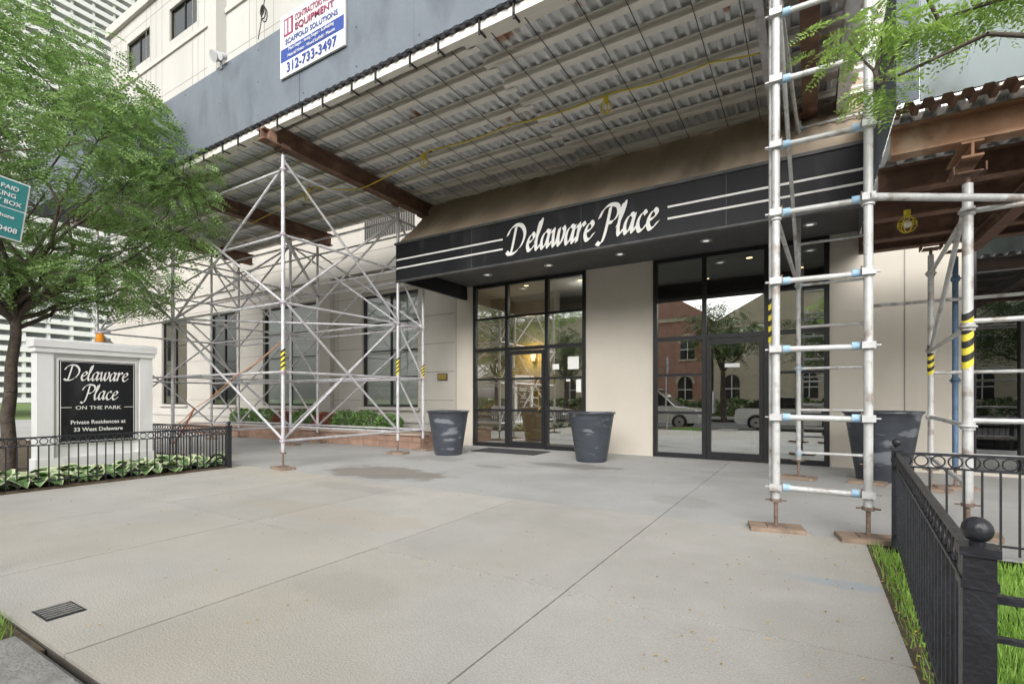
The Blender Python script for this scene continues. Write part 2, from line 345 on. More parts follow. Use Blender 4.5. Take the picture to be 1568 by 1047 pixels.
me=bpy.data.meshes.new('fallen_leaves');me.from_pydata(V,[],F);me.materials.append(MATS['leaf_yellow']);COL.objects.link(bpy.data.objects.new('fallen_leaves',me))

# ---------------------------------------------------------------- main building
YF=10.8
bld=empty('apartment_building')
holes=[(-7.72,-4.49,0,4.24),(-2.92,.31,0,4.26),(2.28,6.5,.05,4.1),(-12.0,-9.68,1.0,4.42),(-17.2,-14.2,1.0,4.5),(-20.8,-18.9,1.0,4.6),(-24.8,-22.6,1.0,4.6),(-11.9,-9.8,6.15,6.9),(1.0,2.6,5.4,7.2)]
for x in np.arange(-28.2,-2,4.1):
    holes.append((x,x+2.3,16.9,18.3)); holes.append((x,x+2.3,9.2,10.6)); 
holes=[tuple(map(float,h)) for h in holes]
X0,X1,Z1=-30.,14.,19.6
xg=sorted(set([X0,X1,-8.3]+[h[0] for h in holes]+[h[1] for h in holes])); zg=sorted(set([-.1,Z1]+[h[2] for h in holes]+[h[3] for h in holes]))
b=MB()
for i in range(len(xg)-1):
    for j in range(len(zg)-1):
        cx=(xg[i]+xg[i+1])/2;cz=(zg[j]+zg[j+1])/2
        if any(h[0]<cx<h[1] and h[2]<cz<h[3] for h in holes): continue
        m=('stucco_dimmed' if cx<-8.3 else 'stucco') if cz<6.9 else 'stucco_pale'
        b.add([(xg[i],YF,zg[j]),(xg[i+1],YF,zg[j]),(xg[i+1],YF,zg[j+1]),(xg[i],YF,zg[j+1])],[(0,1,2,3)],m)
for x0,x1,z0,z1 in holes:
    y1=YF+.22
    b.add([(x0,YF,z0),(x0,y1,z0),(x0,y1,z1),(x0,YF,z1)],[(0,1,2,3)],'stucco_dimmed')
    b.add([(x1,YF,z0),(x1,y1,z0),(x1,y1,z1),(x1,YF,z1)],[(3,2,1,0)],'stucco_dimmed')
    b.add([(x0,YF,z1),(x1,YF,z1),(x1,y1,z1),(x0,y1,z1)],[(0,1,2,3)],'stucco_dimmed')
    b.add([(x0,YF,z0),(x1,YF,z0),(x1,y1,z0),(x0,y1,z0)],[(3,2,1,0)],'stucco_dimmed')
b.add([(X0,YF,-.1),(X0,40,-.1),(X0,40,Z1),(X0,YF,Z1)],[(0,1,2,3)],'stucco_pale')
b.add([(X0,YF,Z1),(X1,YF,Z1),(X1,40,Z1),(X0,40,Z1)],[(0,1,2,3)],'slate')
b.add([(X1,YF,-.1),(X1,40,-.1),(X1,40,Z1),(X1,YF,Z1)],[(3,2,1,0)],'stucco_pale')
b.build('walls',bld)
b=MB()
b.box(-30.15,14,YF-.16,YF-.003,19.25,19.7,'stucco_trim')
b.box(-30.1,14,YF-.07,YF-.004,16.3,16.5,'stucco_trim'); b.box(-30.1,14,YF-.08,YF-.004,11.6,11.8,'stucco_trim'); b.box(-30.1,14,YF-.1,YF-.004,7.6,7.85,'stucco_trim')
for x in np.arange(-29.4,-2,4.1):
    for dx in (0,.55,3.15,3.6): b.box(x+dx-.012,x+dx+.012,YF-.004,YF+.01,7.9,19.2,'groove')
for z in (13.2,14.7,18.7,12.5): b.box(-30,14,YF-.0035,YF+.01,z-.012,z+.012,'groove')
b.box(-14.2,-13.4,YF-.4,YF-.003,7.9,19.2,'stucco_pale'); b.box(-20.2,-19.6,YF-.4,YF-.003,7.9,19.2,'stucco_pale')
b.box(-30,-8.1,YF-.08,YF-.004,5.15,5.42,'stucco_trim'); b.box(-30,-8.1,YF-.05,YF-.004,.55,.82,'stucco_trim')
for z in (4.8,5.8,6.5,7.2):
    segs=[(-30,-12.02),(-9.66,-8.1)] if 6.1<z<6.95 else [(-30,-8.1)]
    for s0,s1 in segs: b.box(s0,s1,YF-.003,YF+.01,z-.012,z+.012,'groove')
for z in (1.2,2.0,2.8,3.6,4.4):
    for s0,s1 in ((-14.18,-12.02),(-18.88,-17.22),(-9.66,-8.35),(-22.5,-20.82)): b.box(s0,s1,YF-.003,YF+.01,z-.01,z+.01,'groove')
for x in (-8.3,-13.1,1.4): b.box(x-.009,x+.009,YF-.0035,YF+.01,.0,5.1,'groove')
b.box(-14.0,-13.3,YF-.16,YF-.006,-.05,5.15,'stucco_dimmed')
b.box(-26,-18.85,YF-.16,YF-.006,5.42,7.5,'stucco_dimmed')
for x0,x1 in ((-12.0,-9.68),(-17.2,-14.2),(-20.8,-18.9),(-24.8,-22.6)):
    b.box(x0-.08,x1+.08,YF-.1,YF+.05,.9,.997,'stucco_trim')
    b.box(x0-.06,x1+.06,YF-.05,YF-.002,4.62 if x0<-18 else 4.52,4.72,'stucco_trim')
b.box(-8.32,-7.74,YF-.02,YF-.0045,-.02,.22,'stucco'); b.box(-4.47,-2.94,YF-.02,YF-.0045,-.02,.22,'stucco'); b.box(.33,2.26,YF-.02,YF-.0045,-.02,.22,'stucco')
b.build('trim',bld)
def win(b,x0,x1,z0,z1,cols,rows,blind=True,y=YF+.12,glass='glass_win'):
    t=.05
    for i in range(cols+1):
        x=x0+(x1-x0)*i/cols; w=t if i in(0,cols) else t*.6
        xa,xb=(x,x+w) if i==0 else ((x-w,x) if i==cols else (x-w/2,x+w/2))
        b.box(xa,xb,y-.04,y+.05,z0,z1,'black_frame')
    for z in [z0,z1]+rows:
        w=t if z in(z0,z1) else t*.5
        za,zb=(z,z+w) if z==z0 else ((z-w,z) if z==z1 else (z-w/2,z+w/2))
        b.box(x0+.001,x1-.001,y-.037,y+.047,za,zb,'black_frame')
    b.add([(x0,y,z0),(x1,y,z0),(x1,y,z1),(x0,y,z1)],[(0,1,2,3)],glass)
    if blind:
        z=z0+.1
        while z<z1-.05:
            b.rbox(((x0+x1)/2,y+.09,z),((x1-x0)/2-.06,.028,.0015),0,'blind',tilt=math.radians(-58)); z+=.05
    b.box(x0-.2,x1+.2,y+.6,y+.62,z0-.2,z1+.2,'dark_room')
b=MB()
win(b,-12.0,-9.68,1.0,4.42,2,[1.9,2.7,3.55],True)
win(b,-17.2,-14.2,1.0,4.5,2,[1.9,2.7,3.55],True)
win(b,-20.8,-18.9,1.0,4.6,2,[1.9,2.7,3.55],False)
win(b,-24.8,-22.6,1.0,4.6,2,[1.9,2.7,3.55],False)
win(b,1.0,2.6,5.4,7.2,2,[6.3],False)
for h in holes[9:]: win(b,h[0],h[1],h[2],h[3],2,[],False)
b.build('windows',bld)
b=MB()
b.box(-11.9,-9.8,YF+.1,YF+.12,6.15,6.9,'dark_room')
for k in range(16): b.rbox((-10.85,YF+.06,6.18+.045*k),(1.05,.02,.003),0,'stucco_trim',tilt=math.radians(-40))
for k in range(22): b.box(-11.88+.095*k,-11.865+.095*k,YF+.02,YF+.035,6.15,6.9,'iron_black')
b.build('vent_grille',bld)
def entrance(b,x0,kind):
    y=YF+.02; W=3.23; t=.085; H=4.245
    cs=[0,1.05,2.2,W]; rows=[3.34,2.52,1.75,.95]
    for i,c in enumerate(cs):
        xa,xb=(c,c+t) if i==0 else ((c-t,c) if i==3 else (c-t/2,c+t/2))
        b.box(x0+xa,x0+xb,y-.05,y+.07,0,H,'black_frame')
    b.box(x0+.001,x0+W-.001,y-.046,y+.066,H-t,H-.001,'black_frame'); 
    for r in rows:
        for i in range(3):
            if kind=='R' and i==1 and r in(1.75,.95): continue
            w=.055 if r!=2.52 else .085
            b.box(x0+cs[i]+.04,x0+cs[i+1]-.04,y-.04,y+.06,r-w/2,r+w/2,'black_frame')
    b.box(x0+.04,x0+1.02,y-.043,y+.063,0.001,.10,'black_frame'); b.box(x0+2.23,x0+W-.04,y-.043,y+.063,0.001,.10,'black_frame')
    a,c=x0+1.05+.05,x0+2.2-.05
    for p in ((a,a+.08,.012,2.46),(c-.08,c,.012,2.46),(a+.08,c-.08,2.36,2.46),(a+.08,c-.08,.012,.16)):
        b.box(p[0],p[1],y-.055,y+.03,p[2],p[3],'black_frame')
    rr=[.02]+sorted(rows)+[H-.02]
    for i in range(3):
        for j in range(5):
            q=random.uniform(-.0014,.0014); q2=random.uniform(-.0014,.0014)
            if kind=='R' and i==1 and j<3: q=.0006;q2=-.0004*j
            b.add([(x0+cs[i]+.01,y+q,rr[j]),(x0+cs[i+1]-.01,y-q,rr[j]),(x0+cs[i+1]-.01,y-q+q2,rr[j+1]),(x0+cs[i]+.01,y+q+q2,rr[j+1])],[(0,1,2,3)],'glass_entry')
    hm='brass' if kind=='L' else 'rim'; hx=c-.13 if kind=='L' else a+.13
    b.cyl((hx,y-.11,.95),(hx,y-.11,1.5 if kind=='L' else 1.4),.014,hm)
    for z in (1.0,1.36): b.cyl((hx,y-.11,z),(hx,y-.03,z),.01,hm)
b=MB(); entrance(b,-7.72,'L'); entrance(b,-2.92,'R')
for x,z,w,h in ((-5.28,2.02,.17,.13),(-4.82,2.1,.28,.3),(-4.68,1.55,.12,.3),(-4.95,1.7,.1,.08)):
    b.box(x-w/2,x+w/2,YF+.006,YF+.014,z-h/2,z+h/2,'paper')
b.box(-1.48,-1.2,YF+.006,YF+.014,1.88,1.96,'paper')
b.build('entrance_doors',bld)
b=MB(); win(b,2.28,6.5,.05,4.1,4,[.95,2.5,3.3],False,y=YF+.06,glass='glass_shop')
for x in (2.9,3.5): b.box(x-.06,x+.06,YF-.02,YF+.13,.05,2.5,'black_frame')
b.build('storefront',bld)
b=MB()
b.add([(-9,YF+.25,-.01),(1.2,YF+.25,-.01),(1.2,15.5,-.01),(-9,15.5,-.01)],[(0,1,2,3)],'lobby_floor')
b.add([(-9,YF+.25,4.5),(1.2,YF+.25,4.5),(1.2,15.5,4.5),(-9,15.5,4.5)],[(3,2,1,0)],'lobby_ceiling')
b.box(-9.1,1.3,15.5,15.6,-.1,4.6,'lobby_wall'); b.box(-9.1,-9,YF+.23,15.5,-.1,4.6,'lobby_wall'); b.box(1.2,1.3,YF+.23,15.5,-.1,4.6,'lobby_wall')
b.box(-8.1,-6.75,13.6,13.75,-.01,3.0,'lobby_yellow'); b.box(-6.74,-6.6,13.4,13.8,-.01,4.5,'lobby_wall'); b.box(-9,-8.11,13.55,13.8,-.01,4.5,'lobby_wall'); b.box(-8.1,-6.75,13.5,13.8,3.01,4.5,'lobby_wall')
b.box(-3.9,-3.7,YF+.25,15.5,-.01,4.5,'lobby_wall')
b.box(-6.2,-4.6,13.2,13.9,0,1.05,'wood_sill'); b.box(-6.25,-4.55,13.15,13.95,1.05,1.1,'black_frame')
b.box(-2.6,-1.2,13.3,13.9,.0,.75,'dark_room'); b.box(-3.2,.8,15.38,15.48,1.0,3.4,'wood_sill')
b.build('lobby',bld)
b=MB(); sc=(-7.35,13.5,2.5)
b.cyl((sc[0],13.6,2.4),(sc[0],13.48,2.4),.04,'brass'); b.lathe((sc[0],13.46,2.42),[(.04,0),(.09,.2)],'lamp_warm',14); b.lathe((sc[0]+.0,13.46,2.3),[(.01,0),(.035,.1)],'brass',10)
for x,y in ((-1.2,12.6),(-2.4,14.2),(-.2,14.2),(-5.4,12.6),(-7.0,12.4)): b.lathe((x,y,4.494),[(.001,0),(.07,0.001)],'lamp_warm',16)
b.build('lobby_lamps',bld)
def plight(loc,e,col=(1,.78,.5),r=.1):
    l=bpy.data.lights.new('lobby_light','POINT'); l.energy=e; l.color=col; l.shadow_soft_size=r
    o=bpy.data.objects.new('lobby_light',l); o.location=loc; COL.objects.link(o); o.parent=bld
plight((-7.35,13.2,2.6),40); plight((-5.4,12.9,4.1),25,(1,.92,.82))
b=MB(); b.box(-8.95,-8.6,YF-.02,YF-.002,1.75,1.95,'black_frame'); b.box(-8.93,-8.62,YF-.024,YF-.02,1.77,1.93,'brass'); b.build('wall_plaque')
b=MB(); b.bbox(-6.9,-5.2,9.55,10.35,.0,.018,.006,'mat_rubber'); b.build('doormat')
# ---------------------------------------------------------------- entrance sign canopy
cn=empty('entrance_canopy'); YA=8.19
b=MB()
b.box(-8.0,.83,YA,YA+.08,3.9,4.70,'black_sign'); b.box(-8.0,-7.92,YA+.08,YF-.01,3.9,4.70,'black_sign'); b.box(.75,.83,YA+.08,YF-.01,3.9,4.7,'black_sign')
b.box(-8.03,.86,YA-.025,YA+.06,4.70,4.75,'fascia_edge'); b.box(-8.02,.85,YA-.012,YA+.09,3.87,3.9,'fascia_edge')
b.box(-7.92,.75,YA+.08,YF-.01,4.25,4.3,'soffit_dark')
for x in (-5.9,-3.5,-1.1): b.box(x-.004,x+.004,YA-.003,YA,3.9,4.7,'fascia_edge')
b.build('fascia',cn)
b=MB()
for z in (4.36,4.17): b.box(-1.98,.80,YA-.012,YA-.001,z-.016,z+.016,'letter_white'); b.box(-7.97,-5.15,YA-.012,YA-.001,z-.016,z+.016,'letter_white')
b.build('stripes',cn)
script_text('Delaware Place',(-5.02,YA-.012,4.05),(R90,0,0),.24,.31,'letter_white',cn,nibw=.215)
b=MB()
for x in (-6.7,-5.03,-3.38,-1.69,0.0):
    b.lathe((x,9.95,4.247),[(.001,0),(.06,-.001)],'lamp_soffit',20); b.lathe((x,9.95,4.247),[(.06,-.001),(.07,-.012),(.11,-.01),(.115,0)],'rim',20)
b.build('downlights',cn)
b=MB(); nx=36; pr=[(YA+.03,4.75),(YA+.10,4.83),(8.75,5.25),(9.2,5.75),(9.6,6.3),(10.75,7.0)]
vs=[];
for i in range(nx*4+1):
    x=-7.95+8.7*i/(nx*4); sag=.015*math.sin(i*math.pi/2*.5)**2+.012*math.sin(i*.37)
    for k,(y,z) in enumerate(pr): vs.append((x,y+ (sag*2 if 0<k<5 else 0),z-(sag if 0<k<5 else 0)))
P=len(pr)
b.add(vs,[(i*P+k,(i+1)*P+k,(i+1)*P+k+1,i*P+k+1) for i in range(nx*4) for k in range(P-1)],'fabric_tan',True)
for x in (-7.95,.75): b.add([(x,y,z) for y,z in pr]+[(x,10.75,4.75)],[tuple(range(P+1))],'fabric_tan')
b.build('awning_fabric',cn)
# ---------------------------------------------------------------- high scaffold canopy
sc=empty('scaffold_canopy')
def corr(b,x0,x1,y0,y1,z,p,h,m,zf=None):
    vs=[];x=x0
    while x<x1-1e-4:
        for dx,dz in ((0,0),(p*.30,0),(p*.42,h),(p*.88,h)): vs.append((x+dx,z+dz))
        x+=p
    vs.append((x,z))
    n=len(vs); v=[(a,y0,c) for a,c in vs]+[(a,y1,c) for a,c in vs]
    b.add(v,[(i,i+1,n+i+1,n+i) for i in range(n-1)],m)
b=MB()
XA,XB=-16.6,.62
for k,(ya,yb) in enumerate(((5.12,6.1),(6.1,7.1),(7.1,8.1),(8.1,9.45))):
    x=XA-.165*k
    j=0
    while x<XB-.2:
        corr(b,x,min(XB-.1,x+.165*6),ya,yb+.02,6.115+.003*k+.001*(j%2),.165,.06,'zinc_deck'); x+=.165*6; j+=1
b.box(XA,XB,5.22,9.45,6.2,6.24,'ply_edge')
b.build('metal_deck',sc)
b=MB()
js=[5.40,5.90,6.42,6.95,7.5,8.05,8.62,9.3]
for k,y in enumerate(js):
    x=XA
    while x<XB-.1:
        x2=min(XB,x+4.2); o=.0 if int((x-XA)/4.2)%2==0 else .10
        b.ibeam_x(x,x2+.15,y+o,6.0,6.112,.12,'joist',.02); x=x2
b.box(XA,XB,5.09,5.20,5.86,5.965,'joist')
b.build('joists',sc)
b=MB()
x=XA+.3;k=0
while x<XB:
    b.cyl((x,5.12,5.99),(x,9.35,5.99),.0055,'rod_black',6); 
    b.box(x-.012,x+.012,5.065,5.087,5.83,6.12,'rod_black'); b.box(x-.012,x+.012,5.065,5.22,5.84,5.855,'rod_black'); b.cyl((x,5.08,5.80),(x,5.08,5.90),.014,'rod_black',6)
    x+=.66 if k%2 else .5; k+=1
b.build('tie_rods',sc)
b=MB()
for x in (-15.8,-11.9,-8.0,.0):
    b.ibeam_y(5.22,9.55,x,5.66,5.98,.2,'rust_beam',.022); b.ibeam_y(4.98,5.08,x,5.66,5.85,.2,'rust_beam',.022); b.box(x-.1,x+.1,5.08,5.22,5.66,5.84,'rust_beam')
b.ibeam_y(5.22,9.55,.42,5.66,5.98,.15,'galv',.022); b.ibeam_y(5.22,9.55,-.5,5.70,5.98,.1,'galv',.022)
b.build('main_beams',sc)
b=MB(); x=-11.9;i=0
while x<XB:
    x2=min(XB,x+2.44); o=.004*(i%2); b.box(x+.004,x2-.004,5.03-o,5.055-o,6.0,7.36+.02*(i%3),'ply_paint'); x=x2;i+=1
def pan(p,q):
    p=Vector(p);q=Vector(q);c=(p+q)/2;d=q-p;b.rbox((c.x,c.y,6.68),(d.length/2-.004,.012,.68),math.atan2(d.y,d.x),'ply_paint')
pan((-13.3,4.4),(-11.91,5.04)); pan((-15.7,4.4),(-13.31,4.4)); pan((-17.2,4.4),(-15.71,4.4))
pan((-17.2,4.4),(-17.2,9.5))
b.box(-11.9,XB,5.056,5.09,7.30,7.39,'wood_sill')
for x in np.arange(-11.6,XB,1.22): b.box(x-.02,x+.02,5.058,5.15,6.1,7.30,'wood_sill')
b.build('plywood_parapet',sc)
b=MB()
for x in np.arange(-11.8,XB,1.22):
    for z in (6.12,6.7,7.25): b.cyl((x,5.029,z),(x,5.02,z),.008,'iron_black',6)
b.build('screws',sc)
b=MB()
corr(b,-11.9,XB,5.02,5.12,5.97,.165,.035,'slate'); b.build('deck_edge',sc)
b=MB()
def sagline(pts,n=8,s=.05):
    o=[]
    for a,c in zip(pts[:-1],pts[1:]):
        for i in range(n):
            t=i/n; o.append((a[0]+(c[0]-a[0])*t,a[1]+(c[1]-a[1])*t,a[2]+(c[2]-a[2])*t-s*4*t*(1-t)))
    o.append(pts[-1]); return o
line=[(-15.5,7.0,5.99),(-13,7.1,5.98),(-11.9,7.2,5.63),(-9.5,7.15,5.98),(-8,7.2,5.63),(-6.2,7.25,5.98),(-4.4,7.3,5.98),(-2.6,7.35,5.98),(-1.2,7.4,5.98),(.5,7.5,5.9)]
b.tube(sagline(line),.012,'cable_yellow',6)
def cage(b,c):
    b.cyl((c[0],c[1],c[2]+.16),(c[0],c[1],c[2]+.08),.035,'cable_yellow',10)
    b.sphere((c[0],c[1],c[2]+.0),.045,'letter_white',10)
    for k in range(6):
        a=k*math.pi/3; pts=[(c[0]+r*math.cos(a),c[1]+r*math.sin(a),c[2]+z) for r,z in ((.035,.09),(.085,.03),(.09,-.03),(.05,-.09),(.0,-.1))]
        b.tube(pts,.006,'cable_yellow',5)
    b.ring((c[0],c[1],c[2]),(0,0,1),.09,.006,'cable_yellow',12,5)
for c in ((-9.6,7.1,5.76),(-6.3,7.2,5.76),(-2.7,7.3,5.76),(-12.6,6.2,5.76)): cage(b,c)
b.build('work_lights',sc)
sb=empty('contractor_sign'); b=MB(); b.bbox(-7.46,-5.9,4.985,5.015,6.49,7.5,.002,'sign_white'); b.box(-7.44,-5.92,4.983,4.985,6.74,6.95,'text_blue')
b.box(-7.36,-7.12,4.981,4.985,7.14,7.42,'text_red')
for k in range(2): b.box(-7.33+.1*k,-7.27+.1*k,4.979,4.981,7.17,7.39,'sign_white')
b.cyl((-7.4,5.0,7.0),(-7.4,5.08,7.0),.01,'rim',6); b.build('board',sb)
rf=(R90,0,0)
text('CONTRACTORS ACCESS',.145,(-7.07,4.975,7.30),rf,'text_red',sb,.0005,'LEFT',sx=.62)
text('EQUIPMENT',.15,(-7.07,4.975,7.15),rf,'text_red',sb,.002,'LEFT',sx=1.15)
text('SCAFFOLD SOLUTIONS',.115,(-6.68,4.975,7.0),rf,'text_blue',sb,.001,sx=1.05)
text('Mast Stages - Swing Stages - Scaffolding',.075,(-6.68,4.975,6.875),rf,'sign_white',sb,.0,sx=.92)
text('Material Hoists - Wood Scaffold - Masons',.075,(-6.68,4.975,6.775),rf,'sign_white',sb,.0,sx=.9)
text('312-733-3497',.215,(-6.68,4.975,6.545),rf,'text_blue',sb,.003)
b=MB(); b.box(-9.3,-9.22,5.0,5.06,7.3,7.5,'rim'); b.cyl((-9.26,5.0,7.52),(-9.26,4.86,7.45),.07,'galv',14,r2=.10); b.cyl((-9.1,5.0,7.46),(-9.1,4.9,7.42),.05,'galv',12,r2=.07); b.build('floodlight')
b=MB()
b.tube(sagline([(-8.0,5.1,8.4),(-7.95,5.0,7.9),(-8.1,5.0,7.4)],6,.02),.008,'rod_black',5)
for k in range(3): b.ring((-7.98+.03*k,5.0,7.85-.05*k),(.2,1,.1*k),.08+.012*k,.009,'rod_black',16,5)
b.tube([(-8.0,5.1,8.4),(-8.0,10.7,12.0)],.007,'rod_black',5); b.build('coiled_cable')
# ---------------------------------------------------------------- scaffold towers
LEG=.034;RAIL=.024
def leg(b,x,y,z1,m,cm,levels,z0=.0,sill=True,r=LEG):
    if sill:
        a=random.uniform(-.3,.3)
        b.rbox((x,y,.02),(.23,.13,.02),a,'wood_sill'); b.rbox((x,y,.045),(.08,.08,.005),a,'rust_screw')
    b.cyl((x,y,.045),(x,y,.35),.019,'rust_screw'); b.cyl((x,y,.27),(x,y,.30),.05,'rust_screw',8)
    b.cyl((x-.09,y,.285),(x+.09,y,.285),.009,'rust_screw',6)
    b.cyl((x,y,.30),(x,y,z1),r,m,12)
    for z in levels:
        b.cyl((x,y,z-.035),(x,y,z+.035),r+.014,cm,12); b.ring((x,y,z),(0,0,1),r+.022,.012,m,10,5)
    b.cyl((x,y,z1),(x,y,z1+.08),.019,'rust_screw'); b.box(x-.09,x+.09,y-.09,y+.09,z1+.075,z1+.085,'rust_beam'); b.box(x-.115,x-.103,y-.09,y+.09,z1+.075,z1+.15,'rust_beam');b.box(x+.103,x+.115,y-.09,y+.09,z1+.075,z1+.15,'rust_beam')
def tape(b,x,y,z,r,h=.3):
    n=12;k=8
    for j in range(k):
        m='tape_yellow' if j%2==0 else 'rod_black'
        za=z+h*j/k;zb=z+h*(j+1)/k;vs=[]
        for zz in(za,zb):
            for i in range(n):
                t=2*math.pi*i/n; vs.append((x+r*math.cos(t),y+r*math.sin(t),zz+.035*math.sin(t+.8)))
        b.add(vs,[(i,(i+1)%n,n+(i+1)%n,n+i) for i in range(n)],m,True)
def rail(b,p,q,m='galv',r=RAIL):
    b.cyl(p,q,r,m,8)
LV=[.5,1.72,2.95,4.15,5.3]
b=MB(); YL=(5.4,8.25,9.1)
for X in (-8.0,-11.9,-15.8):
    for y in YL: leg(b,X,y,5.56,'galv','coupler_pink',LV)
    for z in LV:
        rail(b,(X,5.4,z),(X,9.1,z))
    rail(b,(X+.03,5.4,5.45),(X+.03,8.25,2.98)); rail(b,(X+.03,5.4,2.98),(X+.03,8.25,.5)); rail(b,(X-.03,5.4,.5),(X-.03,8.25,2.95)); rail(b,(X-.03,5.4,2.95),(X-.03,8.25,5.3))
    for z in LV[:-1]: rail(b,(X,8.25,z+1.22),(X,9.1,z))
for y in YL:
    for Xa,Xb in ((-8,-11.9),(-11.9,-15.8)):
        for z in (LV if y>6 else LV[1:]): rail(b,(Xa,y,z),(Xb,y,z))
        rail(b,(Xa,y+.03,5.4),(Xb,y+.03,2.95)); rail(b,(Xb,y-.03,5.35),(Xa,y-.03,2.97))
        if y>6: rail(b,(Xa,y+.03,2.95),(Xb,y+.03,.5))
rail(b,(-8,5.4,.52),(-11.9,5.4,2.9)); rail(b,(-8,5.4,4.15),(-11.9,9.1,4.15)); rail(b,(-8,9.1,2.98),(-11.9,5.4,2.98))
tape(b,-8,5.4,1.75,LEG+.006,.36); tape(b,-8,8.25,1.8,LEG+.006,.36); tape(b,-8,9.1,1.75,LEG+.006,.3)
b.build('scaffold_tower')
b=MB(); b.tube(sagline([(-8.0,5.36,2.25),(-9.4,5.36,1.7),(-10.8,5.3,1.05),(-11.8,5.3,.6)],6,.05),.008,'cable_orange',5)
b.tube(sagline([(-10.8,5.3,1.05),(-11.6,5.3,.3)],6,.03),.02,'cable_orange',5); b.build('safety_cord')
b=MB(); ZR=[.41,1.075,1.717,2.36,3.01,3.65,4.27,4.9,5.45]
XL,XR,YT=-.277,.44,5.33
for x,y in ((XL,YT),(XR,YT)): leg(b,x,y,5.56,'galv_white','galv_white',[2.98,4.9],r=.036)
for x,y in ((-.15,8.9),(.72,8.9)): leg(b,x,y,5.56,'galv_white','coupler_blue',ZR[::2])
for z in ZR:
    rail(b,(XL,YT,z),(XR,YT,z-.01),'galv_white',.027)
    for x,s in ((XL,1),(XR,-1)):
        b.cyl((x+s*.04,YT,z),(x+s*.12,YT,z),.036,'coupler_blue',10); b.rbox((x,YT-.02,z),(.05,.05,.03),0,'galv_white')
        b.cyl((x+s*.05,YT-.05,z-.03),(x+s*.05,YT-.05,z+.05),.009,'rust_screw',6)
    b.box(XR+.04,XR+.09,YT-.02,YT+.02,z-.006,z+.006,'galv'); b.box(XL-.09,XL-.04,YT-.02,YT+.02,z-.006,z+.006,'galv')
    rail(b,(-.15,8.9,z),(.72,8.9,z),'galv_white',.022)
for x0,x1 in ((XL,-.15),(XR,.72)):
    for z in (2.98,5.35): rail(b,(x0,YT,z),(x1,8.9,z),'galv_white')
    rail(b,(x0,YT,5.4),(x1,8.9,3.0),'galv_white')
tape(b,XL-.045,YT+.06,1.82,.024,.42); 
rail(b,(XL-.045,YT+.06,.3),(XL-.045,YT+.06,5.5),'galv_white',.02)
rail(b,(XR,YT-.06,3.0),(1.6,6.0,3.0),'galv_white',.034)
b.build('scaffold_tower')
# ---------------------------------------------------------------- low canopy on the right
lc=empty('sidewalk_shed'); b=MB()
corr(b,.66,9,5.66,9.6,3.81,.165,.06,'zinc_deck')
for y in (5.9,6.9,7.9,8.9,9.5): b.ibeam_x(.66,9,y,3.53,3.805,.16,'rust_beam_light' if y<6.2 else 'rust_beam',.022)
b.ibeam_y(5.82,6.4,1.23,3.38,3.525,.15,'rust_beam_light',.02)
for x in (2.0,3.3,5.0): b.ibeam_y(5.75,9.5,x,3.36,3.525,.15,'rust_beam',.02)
b.build('steel_frame',lc)
b=MB(); corr(b,.66,9,5.5,5.70,3.80,.13,.045,'rust_beam'); b.box(.83,9,5.555,5.58,3.86,5.2,'ply_paint_pale'); b.box(.66,.82,5.535,5.55,3.87,5.3,'ply_paint')
b.box(.66,.68,5.60,9.5,3.90,5.2,'ply_paint'); b.box(2.4,2.41,5.55,5.555,3.93,5.2,'ply_edge'); b.build('plywood_parapet',lc)
b=MB()
leg(b,1.23,5.99,3.2,'galv_white','galv_white',[2.95,1.0,1.9],r=.04); leg(b,1.41,8.7,3.2,'galv_white','galv_white',[2.95,1.0,1.9]); leg(b,4.6,5.99,3.2,'galv_white','galv_white',[2.95])
leg(b,1.72,9.0,3.2,'post_blue','post_blue',[2.9,1.5])
for z in (.45,1.0,1.9,2.95): rail(b,(1.23,5.99,z),(1.41,8.7,z),'galv_white')
for z in (1.05,1.95,2.95): rail(b,(1.23,5.99,z),(4.6,5.99,z),'galv_white')
rail(b,(1.23,5.99,3.1),(1.41,8.7,1.9),'galv_white'); rail(b,(.72,8.9,2.6),(4.6,8.8,2.6),'galv_white')
rail(b,(1.41,8.7,.5),(4.6,8.7,.5),'galv_white'); rail(b,(1.41,8.7,1.6),(4.6,8.7,1.6),'galv_white')
tape(b,1.23,5.99,1.55,.043,.5); tape(b,1.41,8.7,1.6,.038,.4)
b.build('posts',lc)
b=MB(); cage(b,(.98,7.37,3.30)); b.cyl((.98,7.37,3.45),(.98,7.37,3.53),.006,'rod_black',5); b.build('work_light',lc)
# ---------------------------------------------------------------- fences
def fence(b,p,q,h,ringed=True,sp=.105,posts=(1,1),z0=.0):
    p=Vector((*p,0));q=Vector((*q,0));L=(q-p).length;d=(q-p).normalized();ang=math.atan2(d.y,d.x)
    def rl(z,t=.014):
        c=(p+q)/2; b.rbox((c.x,c.y,z),(L/2,.011,t/2),ang,'iron_black')
    rl(h,.022); rl(h-.11); rl(.12+z0)
    n=max(1,int(L/sp))
    for i in range(1,n):
        c=p+d*(L*i/n); b.rbox((c.x,c.y,(z0+.05+h-.11)/2+.0),(.0065,.0065,(h-.16-z0)/2),ang,'iron_black')
    if ringed:
        for i in range(n):
            c=p+d*(L*(i+.5)/n); b.ring((c.x,c.y,h-.055),(d.y,-d.x,0),.043,.006,'iron_black',14,5)
    for e,c in zip(posts,(p,q)):
        if e:
            b.rbox((c.x,c.y,h/2+.01),(.035,.035,h/2+.01),ang,'iron_black'); b.rbox((c.x,c.y,h+.03),(.043,.043,.012),ang,'iron_black'); b.rbox((c.x,c.y,h-.06),(.04,.04,.012),ang,'iron_black')
            b.cyl((c.x,c.y,h+.04),(c.x,c.y,h+.06),.018,'iron_black'); b.sphere((c.x,c.y,h+.085),.036,'iron_black',16)
